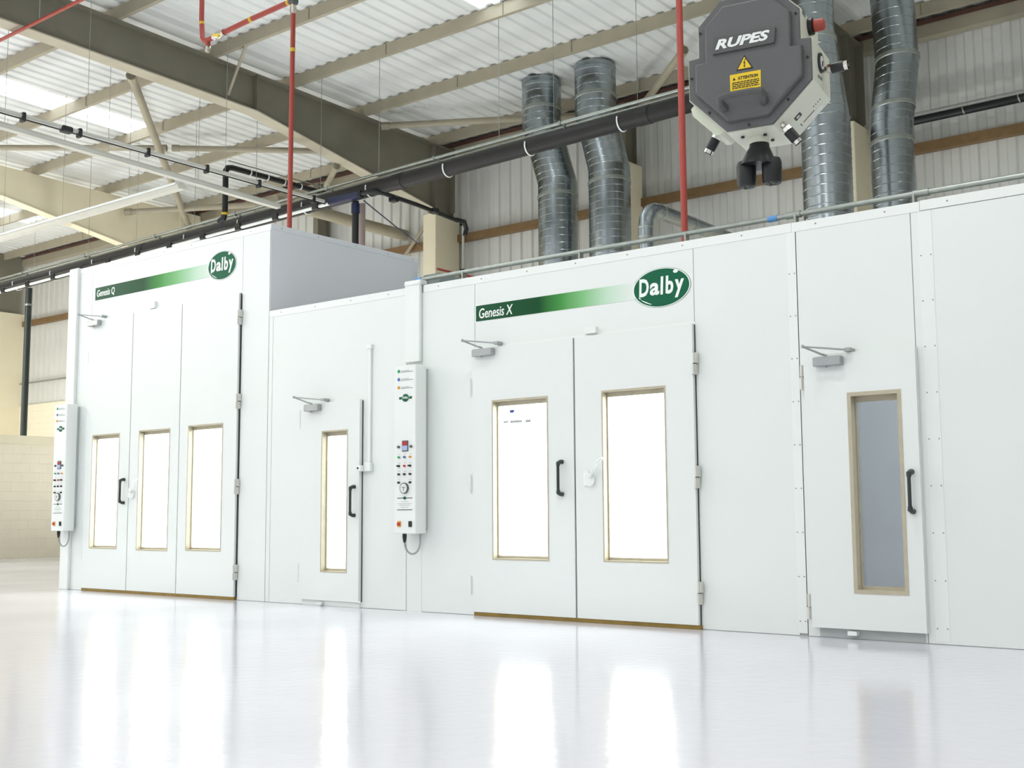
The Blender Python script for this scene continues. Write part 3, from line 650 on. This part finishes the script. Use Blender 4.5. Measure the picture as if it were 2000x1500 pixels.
for x in (-10.44, -12.2, -13.46, -16.58, -18.3, -20.4, -22.6, -24.9, -27.0, -29.6):
    MB().cyl((x, 8, zp(x)+.15), (x, 8, zr(8)+.02), .006, n=6).build('hanger_rod', 'galvd', t)
for k, (dy, dz) in enumerate(((-.08, .24), (.06, .21))):
    t = thing('conduit', ('upper' if k == 0 else 'lower')+' thin galvanised conduit lying just above the thick charcoal pipe', 'conduit', (-18, 8+dy, 7.8))
    MB().tube([(-38.8, 8+dy, zp(-38.8)+dz), (-8.3, 8+dy, zp(-8.3)+dz)], .024 if k else .032, 10).build('tube', 'galvd', t, True)
    for x in range(-36, -9, 3): MB().box(x-.02, x+.02, 8+dy-.04, 8+dy+.04, zp(x)+dz-.045, zp(x)+dz+.038).build('clip', 'galvd', t)
t = thing('wall_drain_pipe', 'black pipe along the back wall at the right edge, behind the rightmost duct', 'pipe', (-4, 12.5, 8))
MB().tube([(-8.2, 12.62, 8.05), (9.8, 12.62, 8.12)], .075, 16).build('tube', 'black', t, True)
MB().tube([(-8.2, 12.62, 8.19), (9.8, 12.62, 8.26)], .014, 8).build('side_conduit', 'galvd', t, True)
for x in (-6.5, -5.55, -4.6): MB().cyl((x-.012, 12.62, 8.055), (x+.012, 12.62, 8.06), .085).build('clip', 'galvd', t, True); 
# busbar below the pipe
def zb(x): return 7.29-(abs(x)-17)*.0185
t = thing('busbar_trunking', 'black and white power track under the charcoal pipe, curving back past a blue joint', 'power track', (-20, 7.75, 7.2))
MB().tube([(-38.8, 7.75, zb(-38.8)), (-16.9, 7.75, zb(-16.9))], .035, 6).build('track', 'decalwhite', t)
MB().tube([(-38.8, 7.74, zb(-38.8)+.06), (-16.9, 7.74, zb(-16.9)+.06)], .03, 6).build('top_rail', 'black', t)
for x in [-16.9-1.25*i for i in range(14)]:
    MB().box(x-.09, x+.09, 7.69, 7.81, zb(x)-.05, zb(x)+.1, .015).build('bracket', 'black', t)
MB().box(-17.75, -16.85, 7.68, 7.82, 7.24, 7.38, .02).build('joint_cover', 'blue', t)
MB().tube([(-16.95, 7.75, 7.31), (-16.7, 7.75, 7.33), (-16.55, 7.82, 7.33), (-16.45, 8.0, 7.32), (-16.45, 9.0, 7.28), (-16.45, 10.25, 7.19)], .045, 10).build('curved_rail', 'black', t, True)
for y in (8.3, 9.5): MB().box(-16.54, -16.36, y-.08, y+.08, 7.2, 7.31, .02).build('bracket', 'black', t)
MB().tube([(-16.45, 10.2, 7.2), (-16.42, 10.42, 7.2), (-16.42, 10.5, 7.05), (-16.42, 10.45, 6.9)], .05, 10).build('end_feed', 'black', t, True)
# cross rail with clamps
t = thing('cross_rail', 'pale tube with thin black cable and black clamps slanting down to the blue joint', 'rail', (-17.86, 4, 7.4))
zc = lambda y: 7.39-.011*(y-.8)
MB().tube([(-17.86, -8, zc(-8)+.02), (-17.86, 7.7, zc(7.7)+.02)], .035, 12).build('tube', 'tube', t, True)
MB().tube([(-17.82, -8, zc(-8)-.045), (-17.82, 7.7, zc(7.7)-.045)], .0125, 8).build('cable', 'black', t, True)
for y in (1.15, 2.16, 3.5, 4.77, 6.0, 7.4): MB().box(-17.92, -17.8, y-.03, y+.03, zc(y)-.08, zc(y)+.075, .01).build('clamp', 'black', t)
MB().box(-17.93, -17.79, 1.82, 2.02, zc(1.9)-.06, zc(1.9)+.05, .02).build('trolley', 'black', t)
for y in (2.3, 5.2): MB().cyl((-17.86, y, zc(y)+.05), (-17.86, y, zr(y)), .005, n=6).build('hanger_wire', 'galvd', t)
t = thing('lighting_trunking', 'long pale trunking slanting down left of the red pipe, below the black clamps', 'trunking', (-19.1, 4, 7.6))
zt = lambda y: 7.63-.03*(y-1.4)
mb = MB(); mb.prism([(-19.17, 0), (-19.03, 0), (-19.03, .07), (-19.06, .11), (-19.14, .11), (-19.17, .07)], 'y', 0, 1)
mb.v = [Vector((p.x, -8 if p.y < .5 else 7.55, p.z-.09+zt(-8 if p.y < .5 else 7.55))) for p in mb.v]; mb.build('channel', 'tube', t)
for y in (1.5, 3.5, 5.5): MB().cyl((-19.1, y, zt(y)+.02), (-19.1, y, zr(y)), .005, n=6).build('hanger_wire', 'galvd', t)
t = thing('light_batten', 'long pale light batten slanting up from the left edge towards the red pipe', 'light fitting', (-24, 5.2, 7.35))
mb = MB(); mb.prism([(5.12, 7.3), (5.28, 7.3), (5.3, 7.37), (5.23, 7.43), (5.17, 7.43), (5.1, 7.37)], 'x', -30, -19.2); mb.build('body', 'tube', t)
MB().tube([(-29.9, 5.08, 7.4), (-19.25, 5.08, 7.4)], .02, 10).build('lamp_tube', 'decalwhite', t, True)
for x in (-21, -23.5, -26, -28.5): MB().cyl((x, 5.2, 7.42), (x, 5.2, zr(5.2)), .005, n=6).build('hanger_wire', 'galvd', t)
# soil pipe and drops
t = thing('soil_pipe', 'thin black pipe with an elbow and vertical drop left of the long red pipe', 'pipe', (-21, 8, 8))
MB().tube([(-21, 10.9, 8.66), (-21, 7.8, 8.66), (-21, 7.68, 8.63), (-21, 7.63, 8.55), (-21, 7.63, 7.6), (-21.05, 7.63, 7.48), (-21.2, 7.63, 7.43)], .065, 12).build('tube', 'black', t, True)
MB().tube([(-21, 10.9, 8.8), (-21, 7.7, 8.8)], .015, 8).build('carrier_rail', 'galvd', t, True)
for y in (8.3, 8.8, 9.3, 9.8): MB().cyl((-21, y-.015, 8.66), (-21, y+.015, 8.66), .075).build('clip', 'decalwhite', t, True)
MB().cyl((-21, 7.63, 7.55), (-21, 7.63, 7.6), .073).build('collar', 'yellow', t, True)
t = thing('drop_pipe', 'black vertical drop pipe above the grey booth side', 'pipe', (-17.14, 7.9, 0))
MB().tube([(-17.14, 7.9, 7.25), (-17.14, 7.9, .0)], .07, 14).build('tube', 'black', t, True); MB().cyl((-17.14, 7.9, 7.0), (-17.14, 7.9, 7.2), .085).build('socket', 'blue', t, True)
one('grey_riser', MB().cyl((-17.36, 8.3, 0), (-17.36, 8.3, 7.32), .065), 'duston', 'dusty pink pipe directly right of the black vertical drop pipe', 'pipe', (-17.36, 8.3, 0), smooth=True)
t = thing('drop_pipe', 'tall dark green vertical pipe against the far left wall corner', 'pipe', (-29.45, 7.8, 0))
MB().tube([(-29.45, 7.8, 6.98), (-29.45, 7.8, .0)], .085, 14).build('tube', 'handle', t, True); MB().cyl((-29.45, 7.8, 6.5), (-29.45, 7.8, 6.55), .1).build('collar', 'galvd', t, True)
t = thing('wall_conduit', 'pale vertical conduit on the right side of the wide cream column', 'conduit', (-18.42, 12.7, 0))
MB().tube([(-18.42, 12.7, 0), (-18.42, 12.7, 7.9)], .035, 10).build('tube', 'tube', t, True); MB().box(-18.48, -18.36, 12.64, 12.76, 6.7, 6.78).build('clip', 'black', t)
MB().box(-18.48, -18.36, 12.64, 12.76, 7.85, 7.95).build('clip', 'black', t)
one('tie_cable', MB().tube([(-16.9, 7.9, 7.22), (-18.2, 10.2, 7.3), (-19.15, 12.0, 7.35)], .014, 8), 'blue', 'thin dark blue cable sloping from the blue joint to the cream column', 'cable', (-17, 8, 7.2), smooth=True)
t = thing('wall_duct_pipe', 'pale horizontal pipe in front of the back wall left of the black drop pipe', 'pipe', (-20.5, 12, 7.9))
MB().tube([(-20.5, 8.6, 7.99), (-20.5, 12.86, 7.96)], .14, 16).build('tube', 'taupe', t, True)
MB().cyl((-20.5, 9.6, 7.985), (-20.5, 9.7, 7.985), .15).build('coupling', 'taupe', t, True)

# red gas pipes
def redpipe(name, pts, r, label, tapes=()):
    t = thing(name, label, 'pipe', pts[0]); MB().tube(pts, r, 14).build('tube', 'red', t, True)
    for a, b in tapes: MB().cyl(a, b, r*1.06).build('marker_tape', 'yellow', t, True)
    return t
t = redpipe('gas_pipe', [(-11.7, 1.5, 4.19), (-11.68, 1.5, 7.62)], .032, 'long vertical red pipe dropping onto the top of the tall booth', [((-11.68, 1.5, 7.02), (-11.68, 1.5, 7.07))])
MB().tube([(-11.68, 1.5, 7.54), (-11.68, 1.5, 7.6), (-11.68, 1.5, 7.68)], [.036, .045, .04], 8).build('union', 'chrome', t, True)
MB().box(-11.73, -11.63, 1.44, 1.56, 7.67, 7.8, .02).build('tee', 'print', t)
t = redpipe('gas_pipe', [(-11.73, 1.5, 7.73), (-12.5, 1.5, 7.71), (-13.5, 1.5, 7.66), (-13.58, 1.5, 7.67), (-13.63, 1.5, 7.73), (-13.66, 1.5, 8.0), (-13.68, 1.5, zr(1.5))], .036, 'red pipe run with yellow handled valve and upward elbow at the top left',
            [((-12.58, 1.5, 7.708), (-12.53, 1.5, 7.71)), ((-13.655, 1.5, 7.93), (-13.657, 1.5, 7.97)), ((-11.8, 1.5, 7.728), (-11.76, 1.5, 7.729))])
mb = MB(); mb.tube([(-13.13, 1.5, 7.68), (-13.17, 1.5, 7.68), (-13.25, 1.5, 7.675), (-13.33, 1.5, 7.67), (-13.37, 1.5, 7.67)], [.05, .042, .06, .042, .05], 12); mb.build('valve', 'chrome', t, True)
mb = MB().tube([(-13.25, 1.4, 7.64), (-13.1, 1.38, 7.58)], [.016, .02], 8); mb.build('valve_lever', 'lampyellow', t, True)
mb = MB().tube([(-13.5, 1.5, 7.66), (-13.5, 1.5, 7.59), (-13.5, 1.5, 7.56)], [.036, .036, .036], 10); mb.build('drop_leg', 'red', t, True)
mb = MB().tube([(-13.5, 1.5, 7.56), (-13.5, 1.5, 7.52), (-13.5, 1.5, 7.48)], [.04, .044, .03], 8); mb.build('plug', 'chrome', t, True)
t = redpipe('gas_pipe', [(-5.53, 1.0, 3.2), (-5.54, 1.0, zr(1))], .032, 'long vertical red pipe dropping onto the right booth beside the grey power box')
MB().cyl((-5.53, 1.0, 3.2), (-5.53, 1.0, 3.4), .045).build('base_flange', 'black', t, True)
redpipe('gas_pipe', [(-24.5, 1.5, 9.17), (-15.5, 1.5, 9.21)], .03, 'thin red pipe crossing the top left corner in front of the big rafter')
one('hanger', MB().cyl((-18.1, 1.5, 9.2), (-18.1, 1.5, zr(1.5)), .008, n=6), 'galvd', 'thin rod holding the red pipe at the top left corner', 'rod', (-18.1, 1.5, 9.3))

# ================================================================ HANGING POWER BOX
P0 = Vector((-1.959, -4.663, 2.538)); PU = Vector((.984, .178, 0)).normalized(); PN = Vector((-.178, .984, 0)).normalized()
def TL(p): return P0+PU*p.x+PN*p.y+Vector((0, 0, p.z))
def LB(): m_ = MB(); m_.T = TL; return m_
t = thing('power_supply_box', 'grey and ivory octagonal power and air box hanging at upper right', 'power box', tuple(P0))
def offs(poly, d):
    out = []; n = len(poly)
    for i in range(n):
        a, b, c = Vector(poly[i-1]), Vector(poly[i]), Vector(poly[(i+1) % n])
        n1 = Vector((-(b-a).y, (b-a).x)).normalized(); n2 = Vector((-(c-b).y, (c-b).x)).normalized()
        k = (n1+n2)/(1+n1.dot(n2)); out.append(tuple(b+k*d))
    return out
OUT = [(-.095, -.197), (.085, -.197), (.236, -.05), (.236, .11), (.197, .113), (.197, .228), (.105, .32), (-.105, .32), (-.197, .23), (-.197, .113), (-.238, .11), (-.238, -.05)]
def layered(polys, name, m_):
    mb = LB(); n = len(polys[0][0]); vs = []
    for po, y in polys: vs += [(p[0], y, p[1]) for p in po]
    fs = [list(range(n)), [len(vs)-n+i for i in range(n)][::-1]]
    for k in range(len(polys)-1): fs += [[k*n+i, k*n+(i+1) % n, (k+1)*n+(i+1) % n, (k+1)*n+i] for i in range(n)]
    mb.add(vs, fs); return mb.build(name, m_, t)
layered([(OUT, .012), (OUT, .26), (offs(OUT, .01), .265)], 'housing', 'ivory')
cov = layered([(offs(OUT, .006), .0), (offs(OUT, .0045), .003), (offs(OUT, .0045), .0125)], 'cover', 'cover')
IN = offs(OUT, .034)
layered([(offs(IN, .009), -.022), (offs(IN, .003), -.019), (offs(IN, .0), -.01), (offs(IN, -.001), .001)], 'raised_cover', 'cover')
PX = Vector(PU); 
mb = LB(); mb.prism([(-.128, .1), (.106, .1), (.112, .158), (-.12, .162)], 'y', -.031, -.02); o_ = mb.build('name_plate', 'coverd', t)
text('RUPES', 'lettering', tuple(TL(Vector((-.117, -.0315, .114)))), tuple(PU), UZ, .208, .038, 'decalwhite', o_, shear=.28, bold=.04, depth=.001)
mb = LB(); mb.prism([(-.041, .022), (.023, .022), (-.009, .078)], 'y', -.0235, -.022); mb.m = 1; mb.prism([(-.0345, .026), (.0165, .026), (-.009, .07)], 'y', -.0245, -.0235); mb.m = 0
mb.prism([(-.006, .062), (-.014, .046), (-.009, .047), (-.011, .036), (-.0135, .037), (-.009, .028), (-.006, .037), (-.008, .037), (-.005, .051), (-.01, .05), (-.003, .062)], 'y', -.0252, -.0245)
mb.build('warning_triangle', ['black', 'lampyellow'], t)
mb = LB(); mb.prism([(-.066, -.054), (.05, -.054), (.051, .01), (-.066, .01)], 'y', -.0235, -.022); o_ = mb.build('attention_label', 'lampyellow', t)
text('ATTENTION', 'lettering', tuple(TL(Vector((-.036, -.0237, -.014)))), tuple(PU), UZ, .076, .0125, 'black', o_, bold=.035, depth=.0005)
mb = LB(); mb.prism([(-.056, -.013), (-.044, -.013), (-.05, -.002)], 'y', -.0241, -.0236)
for k, z in enumerate((-.0225, -.0295, -.0365, -.0435)):
    random.seed(k); x = -.058
    while x < .042:
        l_ = random.uniform(.006, .016); mb.box(x, min(x+l_, .044), -.0241, -.0236, z-.0022, z+.0016); x += l_+.0022
mb.build('small_print', 'black', o_)
mb = LB(); mb.tube([(-.09, -.02, -.112), (-.097, -.05, -.1), (-.09, -.068, -.086), (-.06, -.072, -.083), (.03, -.072, -.083), (.06, -.068, -.086), (.067, -.05, -.1), (.06, -.02, -.112)], [.017, .015, .0135, .013, .013, .0135, .015, .017], 8)
mb.build('handle', 'coverd', t, False)
for u_, z in ((-.184, .203), (.18, .206), (.218, .034), (-.222, .032), (.143, -.112), (-.155, -.112), (-.005, -.183)):
    LB().cyl((u_, .001, z), (u_, -.005, z), .0048, n=6).build('bolt', 'black', t)
for u_, y in ((-.055, .08), (.034, .17), (.028, .09)): LB().cyl((u_, y, -.197), (u_, y, -.203), .007, n=8).build('bolt', 'black', t)
# neck and twin socket boot
mb = LB().cyl((-.005, .125, -.197), (-.005, .125, -.222), .037, n=24); mb.build('neck_collar', 'ivory', t, True)
mb = LB(); mb.tube([(-.005, .125, -.215), (-.005, .125, -.235), (-.008, .125, -.275), (-.01, .125, -.305)], [.036, .038, .058, .07], 24)
mb.build('cable_boot', 'black', t, True)
for u_ in (-.058, .04):
    mb = LB(); mb.tube([(u_, .125, -.285), (u_, .125, -.3), (u_, .125, -.365), (u_, .125, -.38)], [.032, .037, .037, .033], 20); b_ = mb.build('socket', 'black', t, True)
    q = LB()
    for i in range(6): a_ = math.pi*2*i/6; q.cyl((u_+.018*math.cos(a_), .125+.018*math.sin(a_), -.38), (u_+.018*math.cos(a_), .125+.018*math.sin(a_), -.384), .006, n=8)
    q.build('socket_pins', 'print', b_)
# air fittings
def fitting(a, d):
    d = Vector(d).normalized(); a = Vector(a); P = lambda s_: tuple(a+d*s_)
    mb = LB(); mb.tube([P(0), P(.012), P(.018)], [.011, .011, .0175], 12); mb.tube([P(.018), P(.032)], .0175, 6); f_ = mb.build('air_coupling', 'chrome', t)
    LB().tube([P(.032), P(.034), P(.078), P(.08)], [.017, .0195, .0195, .017], 16).build('sleeve', 'black', f_, True)
    q = LB(); q.tube([P(.08), P(.094)], .0165, 16, cap=False); q.tube([P(.08), P(.083)], .012, 16); q.build('nose', 'chrome', f_, True)
fitting((.236, .15, .03), (1, -.05, .03)); fitting((.102, .06, -.18), (.45, .2, -.62)); fitting((-.15, .1, -.155), (-.5, .0, -.8))
# gauge on the right flank
mb = LB(); mb.tube([(.235, .11, .045), (.244, .11, .045)], [.038, .036], 24); mb.m = 1; mb.cyl((.244, .11, .045), (.245, .11, .045), .025, n=24); mb.m = 0; mb.tube([(.246, .11, .05), (.246, .105, .03)], .003, 6)
mb.build('air_gauge', ['black', 'dial'], t)
mb = LB(); mb.tube([(.197, .12, .195), (.214, .12, .195)], .032, 16); mb.m = 1; mb.tube([(.214, .12, .195), (.22, .12, .195), (.252, .12, .195), (.256, .12, .195)], [.018, .024, .022, .018], 12); mb.build('reset_knob', ['black', 'red'], t, True)
mb = LB()
for k in range(4): mb.box(.2362, .2366, .07+k*.018, .082+k*.018, -.022+k*.002, -.01+k*.002)
for k in range(4): mb.box(.1972, .1976, .03+k*.012, .038+k*.012, .212, .238)
mb.build('side_marking', 'print', t)
CH = Vector((.151, 0, .147)).normalized(); CN = Vector((.147, 0, -.151)).normalized()
def cb(mb, a, y0, y1, l_, h=.0012):
    a = Vector(a)+CN*.0003; p = [a+CH*0, a+CH*l_]; vs = []
    for q in (0, h):
        for y, e_ in ((y0, 0), (y1, 0), (y1, 1), (y0, 1)): vs.append(Vector((p[e_].x, y, p[e_].z))+CN*q)
    mb.add(vs, [(0, 1, 2, 3), (7, 6, 5, 4), (0, 4, 5, 1), (1, 5, 6, 2), (2, 6, 7, 3), (3, 7, 4, 0)])
mb = LB(); cb(mb, (.133, 0, -.15), .108, .14, .032); mb.m = 1; cb(mb, (.139, 0, -.144), .118, .13, .014, .0018); mb.build('outlet_symbol', ['black', 'dial'], t)
mb = LB(); cb(mb, (.145, 0, -.138), .2, .205, .03); cb(mb, (.165, 0, -.119), .2, .205, .03); cb(mb, (.135, 0, -.148), .19, .215, .004)
for k in range(4): cb(mb, (.19+.008*k, 0, -.094+.0078*k), .17, .18, .004)
mb.build('side_marking', 'print', t)
mb = LB(); cb(mb, (.17, 0, -.114), .212, .25, .055, .0006); mb.build('rating_label', 'dial', t)
# extra outlet box on the lower left
mb = LB(); A = Vector((-.235, .0, -.05)); D_ = Vector((.14, 0, -.143)).normalized(); Nn = Vector((-.143, 0, -.14)).normalized()
vs = []
for y in (.06, .2):
    for s_, h in ((.0, -.002), (.0, .02), (.025, .035), (.15, .035), (.165, .02), (.165, -.002)): q = A+D_*s_+Nn*h; vs.append((q.x, y, q.z))
mb.add(vs, [list(range(6)), list(range(11, 5, -1))]+[[i, (i+1) % 6, 6+(i+1) % 6, 6+i] for i in range(6)]); mb.build('outlet_box', 'ivory', t)
LB().cyl((0, .14, .318), (0, .14, 10.35-P0.z-.02), .035, n=20).build('hanging_pole', 'galvd', t, True)

# ================================================================ HIGH BAY LAMPS over the open floor (in front of the picture)
k = 0
for y in (-3.2, -8.5, -14):
    for x in (-30, -23.5, -17, -10.5, -4, 3):
        k += 1
        z = 8.4; t = thing('high_bay_light', 'square white high bay lamp hanging over the open floor outside the photo', 'light fitting', (x, y, z), 'high bay lamps')
        MB().box(x-.25, x+.25, y-.25, y+.25, z+.02, z+.2, .02).build('housing', 'tube', t)
        for dx in (-.2, .2): MB().cyl((x+dx, y, z+.2), (x+dx, y, zr(y)), .005, n=6).build('hanger_wire', 'galvd', t)
        mb = MB(); mb.tube([(x, y, z+.02), (x, y, z-.06), (x, y, z-.16), (x, y, z-.2)], [.2, .2, .13, .03], 20); mb.build('diffuser', 'skyglass', t, True)
        ld = bpy.data.lights.new('lamp', 'AREA'); ld.shape = 'DISK'; ld.size = 1.0; ld.energy = LAMP_POWER*(10 if x < -25 else .6 if x < -8 else 1); ld.color = (1, 1, .98)
        lo = bpy.data.objects.new('lamp', ld); C.objects.link(lo); lo.parent = t; lo.location = (0, 0, -.25)

# added fill uplights, unseen on and behind the booths, to brighten roof and back
for x, y, z, kx in ((-12.2, 4.5, 3.15, 1), (-6.6, 4.5, 3.2, 1), (-1.5, 3.5, 3.2, 1), (-9.3, 8.6, 0, 1.6), (-16.5, 5.5, 0, 1.4), (-2.5, 8.5, 0, 1.6), (-22, 8.5, 0, 2.2), (-33, 6, 0, 5)):
    t = thing('fill_uplight', 'small added upward fill lamp, out of view behind the booth fronts', 'light fitting', (x, y, z), 'added fill uplights in the plant space')
    MB().box(x-.2, x+.2, y-.15, y+.15, z, z+.12, .02).build('housing', 'black', t)
    ld = bpy.data.lights.new('lamp', 'AREA'); ld.shape = 'RECTANGLE'; ld.size = .8; ld.size_y = .8; ld.energy = UPLIGHT_POWER*kx; ld.color = (.96, 1, 1)
    lo = bpy.data.objects.new('lamp', ld); C.objects.link(lo); lo.parent = t; lo.location = (0, 0, .2); lo.rotation_euler = (math.pi, 0, 0)
